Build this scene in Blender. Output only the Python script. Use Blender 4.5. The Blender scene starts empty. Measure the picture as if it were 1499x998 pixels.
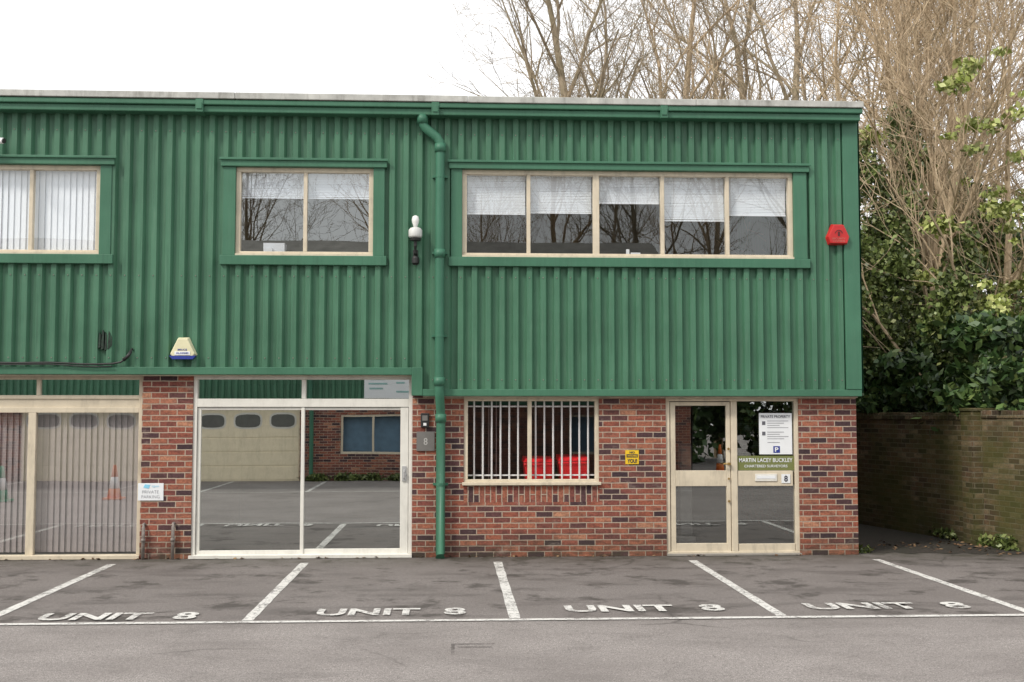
import bpy, math, random
import numpy as np
from mathutils import Vector
random.seed(7); rng=np.random.default_rng(7)
sc=bpy.context.scene
COL=sc.collection

# ------------------------------------------------------------------ helpers
class MB:
    def __init__(s): s.v=[]; s.f=[]
    def box(s,x0,x1,y0,y1,z0,z1):
        n=len(s.v)
        s.v+=[(x0,y0,z0),(x1,y0,z0),(x1,y1,z0),(x0,y1,z0),(x0,y0,z1),(x1,y0,z1),(x1,y1,z1),(x0,y1,z1)]
        s.f+=[(n,n+3,n+2,n+1),(n+4,n+5,n+6,n+7),(n,n+1,n+5,n+4),(n+1,n+2,n+6,n+5),(n+2,n+3,n+7,n+6),(n+3,n,n+4,n+7)]
        return s
    def quad(s,*p):
        n=len(s.v); s.v+=list(p); s.f.append((n,n+1,n+2,n+3)); return s
    def prism(s,pts,y0,y1,scale_front=1.0):
        """polygon in XZ (ccw seen from -Y), extruded from y1 (back) to y0 (front)"""
        n=len(s.v);k=len(pts)
        cx=sum(p[0] for p in pts)/k;cz=sum(p[1] for p in pts)/k
        s.v+=[(cx+(p[0]-cx)*scale_front,y0,cz+(p[1]-cz)*scale_front) for p in pts]
        s.v+=[(p[0],y1,p[1]) for p in pts]
        s.f.append(tuple(range(n,n+k))); s.f.append(tuple(range(n+2*k-1,n+k-1,-1)))
        for i in range(k):
            j=(i+1)%k; s.f.append((n+j,n+i,n+k+i,n+k+j))
        return s
    def tube(s,pts,rad,sides=12,cap=True):
        if not isinstance(rad,(list,tuple)): rad=[rad]*len(pts)
        pts=[Vector(p) for p in pts]; base=len(s.v)
        for i,p in enumerate(pts):
            d=(pts[min(i+1,len(pts)-1)]-pts[max(i-1,0)]).normalized()
            a=Vector((0,0,1)) if abs(d.z)<.9 else Vector((1,0,0))
            u=d.cross(a).normalized(); w=d.cross(u)
            for k in range(sides):
                t=2*math.pi*k/sides
                s.v.append(tuple(p+(u*math.cos(t)+w*math.sin(t))*rad[i]))
        for i in range(len(pts)-1):
            for k in range(sides):
                a0=base+i*sides+k;b0=base+i*sides+(k+1)%sides
                s.f.append((a0,b0,b0+sides,a0+sides))
        if cap:
            s.f.append(tuple(range(base+sides-1,base-1,-1)))
            e=base+(len(pts)-1)*sides; s.f.append(tuple(range(e,e+sides)))
        return s
    def lathe(s,cx,cy,prof,sides=20):
        return s.tube([(cx,cy,z) for r,z in prof],[r for r,z in prof],sides)
    def done(s,name,mat=None,parent=None,bevel=0,smooth=False):
        me=bpy.data.meshes.new(name); me.from_pydata(s.v,[],s.f); me.update()
        ob=bpy.data.objects.new(name,me); COL.objects.link(ob)
        if mat: me.materials.append(mat)
        if parent: ob.parent=parent
        if smooth:
            for p in me.polygons: p.use_smooth=len(p.vertices)==4
        if bevel:
            m=ob.modifiers.new('bevel','BEVEL'); m.width=bevel; m.segments=2; m.limit_method='ANGLE'
        return ob
def empty(name,loc=(0,0,0)):
    e=bpy.data.objects.new(name,None); COL.objects.link(e); e.location=loc; e.empty_display_size=.2; return e

class NT:
    def __init__(s,name):
        s.m=bpy.data.materials.new(name); s.m.use_nodes=True; s.t=s.m.node_tree; s.t.nodes.clear()
        s.out=s.n('ShaderNodeOutputMaterial'); s.tc=s.n('ShaderNodeTexCoord')
    def n(s,t,**k):
        nd=s.t.nodes.new(t)
        for a,b in k.items(): setattr(nd,a,b)
        return nd
    def l(s,a,b): s.t.links.new(a,b)
    def noise(s,scale,detail=4,rough=.6,vec=None,sc3=None):
        nd=s.n('ShaderNodeTexNoise'); nd.inputs['Scale'].default_value=scale; nd.inputs['Detail'].default_value=min(detail,4); nd.inputs['Roughness'].default_value=rough
        v=vec or s.tc.outputs['Object']
        if sc3:
            mp=s.n('ShaderNodeMapping'); mp.inputs['Scale'].default_value=sc3; s.l(v,mp.inputs['Vector']); v=mp.outputs[0]
        s.l(v,nd.inputs['Vector']); return nd.outputs['Fac']
    def ramp(s,fac,stops,interp='LINEAR'):
        r=s.n('ShaderNodeValToRGB'); r.color_ramp.interpolation=interp; e=r.color_ramp.elements
        while len(e)<len(stops): e.new(.5)
        for i,(p,c) in enumerate(stops):
            e[i].position=p
            if not isinstance(c,(tuple,list)): c=(c,c,c)
            e[i].color=(c[0],c[1],c[2],1)
        s.l(fac,r.inputs[0]); return r.outputs[0]
    def mix(s,fac,a,b,mode='MIX'):
        m=s.n('ShaderNodeMix',data_type='RGBA',blend_type=mode)
        for idx,v in ((0,fac),(6,a),(7,b)):
            sock=m.inputs[idx]
            if hasattr(v,'links'): s.l(v,sock)
            elif idx==0: sock.default_value=v
            elif isinstance(v,(tuple,list)): sock.default_value=(v[0],v[1],v[2],1)
            else: sock.default_value=(v,v,v,1)
        return m.outputs[2]
    def math(s,op,a,b=0.0,c=None):
        m=s.n('ShaderNodeMath',operation=op)
        for i,v in enumerate((a,b) if c is None else (a,b,c)):
            if hasattr(v,'links'): s.l(v,m.inputs[i])
            else: m.inputs[i].default_value=v
        return m.outputs[0]
    def bump(s,h,strength=.3,dist=.01):
        b=s.n('ShaderNodeBump'); b.inputs['Strength'].default_value=strength; b.inputs['Distance'].default_value=dist
        s.l(h,b.inputs['Height']); return b.outputs[0]
    def pbsdf(s,col,rough=.6,normal=None,metal=0,spec=.5):
        p=s.n('ShaderNodeBsdfPrincipled')
        if hasattr(col,'links'): s.l(col,p.inputs['Base Color'])
        else: p.inputs['Base Color'].default_value=(col[0],col[1],col[2],1)
        if hasattr(rough,'links'): s.l(rough,p.inputs['Roughness'])
        else: p.inputs['Roughness'].default_value=rough
        p.inputs['Metallic'].default_value=metal; p.inputs['Specular IOR Level'].default_value=spec
        if normal is not None: s.l(normal,p.inputs['Normal'])
        return p.outputs[0]
    def fin(s,sh): s.l(sh,s.out.inputs['Surface']); return s.m

def simple(name,c,rough=.5,var=.12,scale=6,metal=0,bump=0,dirt=0.0):
    t=NT(name); nz=t.noise(scale,3,.65)
    lo=tuple(x*(1-var) for x in c); hi=tuple(min(1,x*(1+var)) for x in c)
    col=t.ramp(nz,[(.3,lo),(.7,hi)])
    if dirt:
        d=t.noise(2.2,5,.75,sc3=(3,3,.7)); f=t.ramp(d,[(.5,0.0),(.75,dirt)])
        col=t.mix(f,col,(.09,.08,.06))
    nr=t.bump(t.noise(60,3),bump,.004) if bump else None
    return t.fin(t.pbsdf(col,rough,nr,metal))

def brickmat(name,stops,mortar,algae=0.0,rowh=.075,bw=.225,soldier=False,grime=.3,vshift=0.0):
    t=NT(name); sp=t.n('ShaderNodeSeparateXYZ'); t.l(t.tc.outputs['Object'],sp.inputs[0])
    u=t.math('ADD',sp.outputs[0],sp.outputs[1]); v=t.math('ADD',sp.outputs[2],vshift)
    cb=t.n('ShaderNodeCombineXYZ')
    if soldier: t.l(v,cb.inputs[0]); t.l(u,cb.inputs[1])
    else: t.l(u,cb.inputs[0]); t.l(v,cb.inputs[1])
    wob=t.n('ShaderNodeTexNoise'); wob.inputs['Scale'].default_value=9; t.l(t.tc.outputs['Object'],wob.inputs['Vector'])
    wm=t.n('ShaderNodeVectorMath',operation='SCALE'); t.l(wob.outputs['Color'],wm.inputs[0]); wm.inputs['Scale'].default_value=.009
    va=t.n('ShaderNodeVectorMath',operation='ADD'); t.l(cb.outputs[0],va.inputs[0]); t.l(wm.outputs[0],va.inputs[1])
    b=t.n('ShaderNodeTexBrick'); t.l(va.outputs[0],b.inputs['Vector'])
    b.inputs['Color1'].default_value=(0,0,0,1); b.inputs['Color2'].default_value=(1,1,1,1); b.inputs['Mortar'].default_value=(.5,.5,.5,1)
    b.inputs['Scale'].default_value=1; b.inputs['Mortar Size'].default_value=.0072; b.inputs['Mortar Smooth'].default_value=.2
    b.inputs['Brick Width'].default_value=bw; b.inputs['Row Height'].default_value=rowh
    b.inputs['Bias'].default_value=0
    col=t.ramp(b.outputs['Color'],stops)
    fine=t.noise(34,4,.75); col=t.mix(.75,col,t.ramp(fine,[(.3,.22),(.7,.82)]),'OVERLAY')
    mid=t.noise(6,3,.65,sc3=(1,1,3)); col=t.mix(t.ramp(mid,[(.45,0.0),(.68,.6)]),col,(.06,.032,.034))
    mc=t.mix(fine,tuple(x*.65 for x in mortar),tuple(x*1.25 for x in mortar))
    col=t.mix(b.outputs['Fac'],col,mc)
    g=t.noise(1.3,5,.7); col=t.mix(t.ramp(g,[(.5,0.0),(.8,grime)]),col,(.05,.045,.035))
    low=t.n('ShaderNodeMapRange'); low.inputs['From Min'].default_value=.35; low.inputs['From Max'].default_value=0
    t.l(sp.outputs[2],low.inputs['Value'])
    col=t.mix(t.math('MULTIPLY',low.outputs[0],t.ramp(mid,[(.3,.1),(.7,.85)])),col,(.06,.055,.035))
    ef=t.noise(2.4,5,.75,sc3=(1,1,1.6)); col=t.mix(t.ramp(ef,[(.58,0.0),(.78,.38)]),col,(.48,.40,.34))
    if algae:
        a=t.noise(.9,5,.7); col=t.mix(t.ramp(a,[(.33,0.0),(.6,algae)]),col,(.075,.08,.02))
    h=t.math('SUBTRACT',t.math('MULTIPLY',fine,.4),b.outputs['Fac'])
    return t.fin(t.pbsdf(col,.85,t.bump(h,.8,.010),spec=.25))

RED=[(0,(.045,.03,.036)),(.16,(.10,.05,.052)),(.3,(.22,.075,.055)),(.48,(.30,.095,.06)),(.64,(.36,.14,.085)),(.8,(.20,.065,.055)),(.92,(.33,.11,.07)),(1,(.47,.23,.14))]
M_brick=brickmat('red_brick',RED,(.46,.37,.29))
M_soldier=brickmat('soldier_brick',RED,(.46,.37,.29),soldier=True,vshift=.225-.72+.006)
M_oldbrick=brickmat('old_garden_brick',[(0,(.04,.03,.022)),(.3,(.10,.06,.04)),(.6,(.19,.115,.07)),(.8,(.13,.10,.06)),(1,(.30,.21,.14))],(.22,.19,.14),algae=.75,grime=.7)

def greenmat(name,c,streak=.35):
    t=NT(name); a=t.noise(1.1,4,.6); s=t.noise(7,4,.7,sc3=(4,4,.25)); fl=t.noise(45,3,.7)
    col=t.ramp(a,[(.3,tuple(x*.86 for x in c)),(.7,tuple(x*1.16 for x in c))])
    col=t.mix(t.ramp(s,[(.5,0.0),(.8,streak)]),col,(c[0]*2.0,c[1]*1.3,c[2]*1.5))
    s2=t.noise(5,4,.7,sc3=(5,5,.2)); col=t.mix(t.ramp(s2,[(.52,0.0),(.78,streak)]),col,(c[0]*.4,c[1]*.4,c[2]*.4))
    col=t.mix(t.ramp(fl,[(.66,0.0),(.76,.35)]),col,(.27,.36,.28))
    wv=t.bump(t.noise(2.2,1),.3,.03)
    return t.fin(t.pbsdf(col,t.ramp(a,[(.3,.4),(.7,.58)]),wv,spec=.4))
M_green=greenmat('green_cladding_paint',(.064,.172,.104),.5)
M_trim=greenmat('green_trim_paint',(.053,.160,.097),.3)
M_pipe=greenmat('green_pipe_paint',(.046,.158,.098),.2)
M_cream=simple('cream_frame_paint',(.64,.56,.43),.45,.08,5,dirt=.35)
M_white=simple('white_frame_paint',(.75,.73,.67),.4,.05,5,dirt=.18)
M_cap=simple('galvanised_capping',(.45,.45,.42),.6,.25,3,dirt=.6)
M_black=simple('black_plastic',(.02,.02,.02),.5)
M_grey=simple('grey_plate',(.22,.21,.2),.4,.1,metal=.4)
M_greyp=simple('grey_pipe',(.23,.2,.18),.6,.3,20)
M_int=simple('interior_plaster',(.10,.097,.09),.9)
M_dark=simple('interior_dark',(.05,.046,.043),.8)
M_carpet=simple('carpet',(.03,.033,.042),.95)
M_blind=simple('venetian_blind_slats',(.80,.83,.86),.6,.02)
M_vblind=simple('vertical_blind_fabric',(.42,.37,.37),.8,.06)
M_vblindw=simple('vertical_blind_white',(.82,.85,.89),.8,.02)
M_bar=simple('white_bar_paint',(.82,.82,.82),.4,.02)
M_redp=simple('red_plastic',(.80,.015,.025),.35,.04)
M_redal=simple('red_alarm_plastic',(.50,.02,.02),.4,.15)
M_creampl=simple('cream_plastic',(.72,.68,.45),.4,.06)
M_blue=simple('blue_print',(.02,.04,.28),.5)
M_paper=simple('white_sign_face',(.80,.82,.84),.5,.03)
M_yellow=simple('yellow_sign_face',(.80,.52,.02),.5,.05)
M_signg=simple('olive_sign_face',(.17,.19,.06),.5,.05)
M_ink=simple('sign_ink',(.03,.03,.05),.6)
M_cyan=simple('pale_blue_print',(.25,.6,.8),.6)
M_garage=simple('garage_door_cream',(.88,.77,.56),.5,.06,dirt=.2)
M_orange=simple('orange_cone_plastic',(.85,.22,.04),.5)
M_gcone=simple('green_cone_plastic',(.03,.38,.2),.5)
M_fibre=simple('fibre_cement_roof',(.27,.26,.24),.9,.25,2,dirt=.4)

def glassmat(name,refl,tint=(.82,.85,.84),wob=.0):
    """thin pane: two-sided Schlick reflectance over a clear / tinted transmission"""
    t=NT(name); tr=t.n('ShaderNodeBsdfTransparent'); tr.inputs[0].default_value=(*tint,1)
    g=t.n('ShaderNodeBsdfGlossy'); g.inputs['Roughness'].default_value=.0; g.inputs['Color'].default_value=(.92,.95,.93,1)
    if wob: t.l(t.bump(t.noise(.8,1),wob,.01),g.inputs['Normal'])
    ge=t.n('ShaderNodeNewGeometry'); dt=t.n('ShaderNodeVectorMath',operation='DOT_PRODUCT'); t.l(ge.outputs['Normal'],dt.inputs[0]); t.l(ge.outputs['Incoming'],dt.inputs[1])
    c=t.math('SUBTRACT',1,t.math('ABSOLUTE',dt.outputs['Value'])); p5=t.math('POWER',c,5)
    f=t.math('ADD',refl,t.math('MULTIPLY',p5,1-refl)); f.node.use_clamp=True
    m=t.n('ShaderNodeMixShader'); t.l(f,m.inputs[0]); t.l(tr.outputs[0],m.inputs[1]); t.l(g.outputs[0],m.inputs[2])
    return t.fin(m.outputs[0])
G_up=glassmat('window_glass',.13,(.97,.98,.99),.10)
G_mid=glassmat('sky_facing_window_glass',.24,(.93,.95,.98),.10)
G_lo=glassmat('shopfront_glass',.58,(.7,.74,.72),.08)
G_sh=glassmat('blind_window_glass',.28,(.95,.95,.95),.08)
G_bl=glassmat('entrance_glass',.34,(.8,.8,.8),.08)
G_bar=glassmat('barred_window_glass',.12,(1,1,1),.08)

# ------------------------------------------------------------------ ground
t=NT('asphalt')
sp=t.n('ShaderNodeSeparateXYZ'); t.l(t.tc.outputs['Object'],sp.inputs[0])
ag=t.noise(85,2,.8); ag2=t.noise(26,4,.8); big=t.noise(.55,5,.65); st=t.noise(1.5,5,.7); fn=t.noise(3,5,.7)
col=t.ramp(ag,[(.28,(.10,.09,.085)),(.5,(.265,.24,.228)),(.75,(.56,.52,.495))])
col=t.mix(.6,col,t.ramp(ag2,[(.3,.20),(.7,.80)]),'OVERLAY')
col=t.mix(t.ramp(big,[(.35,0.0),(.65,.55)]),col,(.165,.147,.138))
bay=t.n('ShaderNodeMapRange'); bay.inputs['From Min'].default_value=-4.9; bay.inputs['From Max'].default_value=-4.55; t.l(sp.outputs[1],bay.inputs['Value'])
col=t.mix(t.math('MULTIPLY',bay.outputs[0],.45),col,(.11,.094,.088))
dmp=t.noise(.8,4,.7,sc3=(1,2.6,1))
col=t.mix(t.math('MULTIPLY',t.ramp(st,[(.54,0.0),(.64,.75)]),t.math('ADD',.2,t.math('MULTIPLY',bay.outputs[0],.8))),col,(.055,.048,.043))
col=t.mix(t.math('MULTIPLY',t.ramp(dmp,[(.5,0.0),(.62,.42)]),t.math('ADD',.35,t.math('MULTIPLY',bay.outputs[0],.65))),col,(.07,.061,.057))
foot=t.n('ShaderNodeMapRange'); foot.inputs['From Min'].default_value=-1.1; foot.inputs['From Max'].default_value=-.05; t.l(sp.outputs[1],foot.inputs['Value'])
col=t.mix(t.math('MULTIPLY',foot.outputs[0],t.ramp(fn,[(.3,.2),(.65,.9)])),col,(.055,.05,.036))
vor=t.n('ShaderNodeTexVoronoi',feature='DISTANCE_TO_EDGE'); vor.inputs['Scale'].default_value=.33
wv=t.n('ShaderNodeTexNoise'); wv.inputs['Scale'].default_value=2.5; wv.inputs['Detail'].default_value=4; t.l(t.tc.outputs['Object'],wv.inputs['Vector'])
ml=t.n('ShaderNodeMix',data_type='VECTOR'); ml.inputs[0].default_value=.22; t.l(t.tc.outputs['Object'],ml.inputs[4]); t.l(wv.outputs['Color'],ml.inputs[5]); t.l(ml.outputs[1],vor.inputs['Vector'])
crk=t.ramp(vor.outputs['Distance'],[(0,1.0),(.007,0.0)])
crk=t.math('MULTIPLY',crk,t.ramp(big,[(.5,0.0),(.62,.6)]))
col=t.mix(crk,col,(.04,.036,.032))
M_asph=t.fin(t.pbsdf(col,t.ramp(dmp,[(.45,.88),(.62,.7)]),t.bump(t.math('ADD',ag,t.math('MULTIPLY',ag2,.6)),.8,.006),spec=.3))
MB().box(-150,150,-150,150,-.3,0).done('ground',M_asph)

t=NT('alley_soil'); n1=t.noise(30,5,.8); n2=t.noise(2,4)
col=t.ramp(n1,[(.3,(.018,.015,.012)),(.55,(.045,.037,.03)),(.75,(.11,.08,.055))]); col=t.mix(t.ramp(n2,[(.4,0.0),(.7,.6)]),col,(.025,.027,.016))
M_soil=t.fin(t.pbsdf(col,.95,t.bump(n1,1,.02)))
def sheet(name,pts,z,mat,parent=None):
    me=bpy.data.meshes.new(name); me.from_pydata([(x,y,z) for x,y in pts],[],[tuple(range(len(pts)))]); me.materials.append(mat)
    o=bpy.data.objects.new(name,me); COL.objects.link(o)
    if parent: o.parent=parent
    return o
edge=[(5.5,.25)]+[(5.5+i*.18,.1+.3*random.random()-.25*(i/13)) for i in range(1,13)]+[(7.93,-.1),(7.9,.1),(6.4,12),(5.5,12)]
sheet('alley_ground',edge,.004,M_soil)
def paintmat(name,lo,hi,op,dark=None):
    t=NT(name); n=t.noise(16,5,.8); n3=t.noise(2.3,3); n4=t.noise(70,2,.8)
    k=t.math('ADD',t.math('MULTIPLY',n,.6),t.math('ADD',t.math('MULTIPLY',n3,.3),t.math('MULTIPLY',n4,.25)))
    f=t.ramp(k,[(lo,0.0),(hi,1.0)])
    pb=t.pbsdf(dark or t.mix(n,(.50,.48,.45),(.84,.83,.80)),.7)
    tr=t.n('ShaderNodeBsdfTransparent'); m=t.n('ShaderNodeMixShader')
    f2=t.math('SUBTRACT',1,t.math('MULTIPLY',f,op)) if not dark else t.math('MULTIPLY',f,op)
    t.l(f2,m.inputs[0]); t.l(tr.outputs[0],m.inputs[1]); t.l(pb,m.inputs[2]); return t.fin(m.outputs[0])
# remains of paint: fraction "op" is worn away where the noise is high
M_paint=paintmat('worn_road_paint',.56,.67,.85)
M_letter=paintmat('worn_lettering_paint',.55,.66,.85)
M_scar=paintmat('tarmac_seam',.50,.66,.5,(.05,.043,.038))
def roadline(name,x0,y0,x1,y1,w=.1,z=.005):
    d=Vector((x1-x0,y1-y0)).normalized(); nx,ny=-d.y*w/2,d.x*w/2
    k=24; L=[];R=[]
    for i in range(k+1):
        a=i/k; x=x0+(x1-x0)*a; y=y0+(y1-y0)*a; j=1+random.uniform(-.08,.08)
        L.append((x+nx*j,y+ny*j)); R.append((x-nx*j,y-ny*j))
    sheet(name,L+R[::-1],z,M_paint)
for x in (-6.65,-4.25,-1.86,.59,3.09,5.50):
    roadline('parking_line',x+random.uniform(-.02,.02),-.52,x,-4.64,.105)
roadline('parking_line',-12,-4.74,12,-4.73,.095,.009)
def text_mesh(s,name,mat,parent=None,size=1,offset=0,extrude=0,align='LEFT'):
    cu=bpy.data.curves.new('tmp','FONT'); cu.body=s; cu.size=size; cu.offset=offset; cu.extrude=extrude; cu.align_x=align; cu.resolution_u=3
    o=bpy.data.objects.new('tmp',cu); COL.objects.link(o); bpy.context.view_layer.update()
    me=bpy.data.meshes.new_from_object(o.evaluated_get(bpy.context.evaluated_depsgraph_get())); bpy.data.objects.remove(o)
    me.materials.clear(); me.materials.append(mat); me.name=name
    ob=bpy.data.objects.new(name,me); COL.objects.link(ob)
    if parent: ob.parent=parent
    return ob
def fit(ob,x0,x1,a0,a1,plane='ground',y=0):
    vs=np.array([v.co[:] for v in ob.data.vertices]); mn=vs.min(0); mx=vs.max(0)
    sx=(x1-x0)/(mx[0]-mn[0]); sy=(a1-a0)/(mx[1]-mn[1])
    for v in ob.data.vertices:
        X=x0+(v.co.x-mn[0])*sx; A=a0+(v.co.y-mn[1])*sy
        v.co=(X,A,y+v.co.z) if plane=='ground' else (X,y-v.co.z,A)
for a,b,c in ((-3.80,-2.36,-4.58),(-1.27,.14,-4.46),(1.10,2.64,-4.38),(3.47,5.07,-4.36),(-6.3,-4.8,-4.5)):
    fit(text_mesh('UNIT  8','painted_bay_lettering',M_letter,size=.6,offset=.019),a,b,c,c+.38,'ground',.0135)
mb=MB()
for (x0,x1,y0,y1) in ((.0,.36,-5.84,-5.80),(-.0,.03,-6.25,-5.84),(.05,.33,-5.97,-5.92)): mb.quad((x0,y0,.004),(x1,y0,.004),(x1,y1,.004),(x0,y1,.004))
mb.done('tarmac_seam',M_scar)

# ------------------------------------------------------------------ building functions
def cells(x0,x1,z0,z1,holes):
    xs=sorted({x0,x1,*[h[0] for h in holes],*[h[1] for h in holes]}); xs=[x for x in xs if x0<=x<=x1]
    out=[]
    for a,b in zip(xs,xs[1:]):
        m=(a+b)/2; hs=sorted([(h[2],h[3]) for h in holes if h[0]<m<h[1]]); z=z0
        for p,q in hs:
            if p>z: out.append((a,b,z,min(p,z1)))
            z=max(z,q)
        if z<z1: out.append((a,b,z,z1))
    return out
def brickwall(name,x0,x1,z0,z1,holes,y0,y1,mat,parent):
    mb=MB()
    for a,b,p,q in cells(x0,x1,z0,z1,holes): mb.box(a,b,y0,y1,p,q)
    return mb.done(name,mat,parent)
PITCH=.183
PROF=[(0,0),(.066,0),(.078,.055),(.146,.055),(.178,0)]
def clad(name,x0,x1,zfun,z1,holes,y,mat,parent,sign=-1,axis='x'):
    pts=[]; k=math.floor(x0/PITCH)
    while k*PITCH<x1:
        for px,d in PROF: pts.append((k*PITCH+px,d))
        k+=1
    brk=sorted({x0,x1,*[h[0] for h in holes],*[h[1] for h in holes],*[s[0] for s in zfun],*[s[1] for s in zfun]})
    P=np.array(pts)
    xs=sorted({round(float(a),5) for a in P[:,0] if x0<=a<=x1}|{round(b,5) for b in brk if x0<=b<=x1})
    dep=lambda x: float(np.interp(x,P[:,0],P[:,1]))
    v=[];f=[]
    for a,b in zip(xs,xs[1:]):
        if b-a<1e-4: continue
        m=(a+b)/2; z0=[s[2] for s in zfun if s[0]<=m<=s[1]][0]
        for (_,_,p,q) in cells(a,b,z0,z1,[(a-1,b+1,h[2],h[3]) for h in holes if h[0]<m<h[1]]):
            n=len(v)
            if axis=='x': v+=[(a,y+sign*dep(a),p),(b,y+sign*dep(b),p),(b,y+sign*dep(b),q),(a,y+sign*dep(a),q)]
            else: v+=[(y-sign*dep(a),a,p),(y-sign*dep(b),b,p),(y-sign*dep(b),b,q),(y-sign*dep(a),a,q)]
            f.append((n,n+1,n+2,n+3) if sign<0 else (n+3,n+2,n+1,n))
    me=bpy.data.meshes.new(name); me.from_pydata(v,[],f); me.materials.append(mat)
    o=bpy.data.objects.new(name,me); COL.objects.link(o); o.parent=parent; return o
def frame(name,x0,x1,z0,z1,y,mat,parent,w=.05,dep=.06,mull=(),trans=(),glass=None,mw=None,gy=.025):
    mb=MB(); mw=mw or w
    mb.box(x0,x1,y,y+dep,z1-w,z1); mb.box(x0,x1,y,y+dep,z0,z0+w)
    mb.box(x0,x0+w,y,y+dep,z0+w,z1-w); mb.box(x1-w,x1,y,y+dep,z0+w,z1-w)
    for m in mull:
        mm=m if isinstance(m,tuple) else (m,z0+w,z1-w,mw)
        mb.box(mm[0]-mm[3]/2,mm[0]+mm[3]/2,y+.004,y+dep-.004,mm[1],mm[2])
    for tz in trans:
        tt=tz if isinstance(tz,tuple) else (tz,x0+w,x1-w,mw)
        mb.box(tt[1],tt[2],y+.002,y+dep-.002,tt[0]-tt[3]/2,tt[0]+tt[3]/2)
    o=mb.done(name,mat,parent,bevel=.005)
    if glass:
        xs=[x0+w*.5]+[ (m[0] if isinstance(m,tuple) else m) for m in mull]+[x1-w*.5]
        g=MB()
        for a,b in zip(xs,xs[1:]):
            e=random.uniform(-.0012,.0012)*(b-a)
            g.quad((a,y+gy-e,z0+w*.5),(b,y+gy+e,z0+w*.5),(b,y+gy+e,z1-w*.5),(a,y+gy-e,z1-w*.5))
        g.done(name+'_glass',glass,parent)
    return o

B=empty('office_building')
XL,XR=-12.0,5.47
W1=(-6.42,-4.62,3.97,5.16); W2=(-2.86,-1.05,3.97,5.16); W3=(.13,4.61,3.97,5.16); W0=(-10.3,-8.5,3.97,5.16)
SH=(-7.30,-4.06,0,2.40); SL=(-3.40,-.52,0,2.40); WB=(.16,1.97,.94,2.12); DR=(2.87,4.68,0,2.12); SH0=(-11.6,-8.2,0,2.40)
brickwall('brick_wall_left',XL,-.38,0,2.40,[SH,SL,SH0],0,.22,M_brick,B)
brickwall('brick_wall_right',-.38,XR,0,2.12,[WB,DR,(WB[0],WB[1],.72,.94)],0,.22,M_brick,B)
MB().box(WB[0],WB[1],.003,.22,.72,.938).done('soldier_course',M_soldier,B)
MB().box(XR-.22,XR,.22,11.8,0,2.12).done('brick_side_wall',M_brick,B)
clad('corrugated_cladding',XL,5.30,[(XL,-.45,2.46),(-.45,5.31,2.17)],5.9,[W0,W1,W2,W3],-.09,M_green,B)
clad('corrugated_side',-.1,11.8,[(-.1,11.8,2.17)],6.0,[],XR+.02,M_green,B,sign=-1,axis='y')
mb=MB()
for x0,x1 in ((-10.5,-8.3),(-6.62,-4.43),(-3.05,-.87),(-.05,4.82)):
    mb.box(x0,x1,-.190,-.06,5.155,5.262); mb.box(x0,x1,-.187,-.06,3.848,3.972)
for a,b in ((-10.46,-10.3),(-8.5,-8.34),(-6.58,-6.42),(-4.62,-4.47),(-3.02,-2.86),(-1.05,-.90),(-.02,.13),(4.61,4.79)):
    mb.box(a,b,-.158,-.062,3.972,5.155)
for x0,x1 in ((-10.54,-8.26),(-6.66,-4.40),(-3.07,-.85),(-.07,4.84)): mb.box(x0,x1,-.215,-.192,5.235,5.268)
mb.done('window_surrounds',M_trim,B,bevel=.006)
mb=MB()
mb.box(XL,-.53,-.165,-.02,2.402,2.50); mb.box(-.53,-.385,-.167,-.02,2.13,2.502); mb.box(-.385,5.50,-.162,-.02,2.125,2.215)
mb.box(5.29,5.50,-.17,-.02,2.217,5.86); mb.box(5.475,5.50,-.02,.25,2.217,5.86)
mb.done('cladding_flashings',M_trim,B,bevel=.006)
mb=MB()
mb.box(XL,-.40,-.1,.0,2.385,2.40); mb.box(-.38,5.46,-.1,.0,2.108,2.122)
mb.done('drip_closers',M_cream,B)
mb=MB()
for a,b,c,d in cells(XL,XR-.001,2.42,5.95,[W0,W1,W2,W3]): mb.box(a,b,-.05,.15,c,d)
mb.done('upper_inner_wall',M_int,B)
mb=MB(); mb.box(XL,5.50,-.30,-.06,5.842,5.93); mb.box(XL,5.52,-.34,-.05,5.932,6.0)
mb.done('eaves_gutter',M_trim,B,bevel=.012)
mb=MB()
for x in (-9.3,-6.3,-3.31,-.23,2.82): mb.box(x-.05,x+.05,-.352,-.04,5.832,6.008); mb.box(x-.035,x+.035,-.365,-.352,5.87,5.96)
mb.done('gutter_brackets',M_trim,B,bevel=.004)
mb=MB()
x=XL
while x<5.5:
    x2=min(x+3.05,5.53); dz=random.uniform(-.006,.006); mb.box(x+.002,x2-.002,-.36,.4,6.004+dz,6.09+dz); x=x2
mb.done('roof_edge_capping',M_cap,B,bevel=.008)
mb=MB(); mb.v+=[(XL,.3,6.03),(5.5,.3,6.03),(5.5,12,6.6),(XL,12,6.6),(XL,.3,5.95),(5.5,.3,5.95),(5.5,12,6.5),(XL,12,6.5)]; mb.f+=[(0,1,2,3),(7,6,5,4),(0,4,5,1),(1,5,6,2),(2,6,7,3),(3,7,4,0)]
mb.done('roof',M_fibre,B)
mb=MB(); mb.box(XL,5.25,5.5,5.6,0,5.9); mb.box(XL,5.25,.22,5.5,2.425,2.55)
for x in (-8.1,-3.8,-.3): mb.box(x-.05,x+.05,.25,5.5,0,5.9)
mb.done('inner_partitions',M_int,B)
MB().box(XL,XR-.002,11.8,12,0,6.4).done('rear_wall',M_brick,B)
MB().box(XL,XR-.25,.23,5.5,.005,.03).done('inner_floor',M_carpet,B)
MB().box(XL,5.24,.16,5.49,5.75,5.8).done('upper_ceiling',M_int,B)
mb=MB()
k=math.floor(XL/PITCH)
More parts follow.
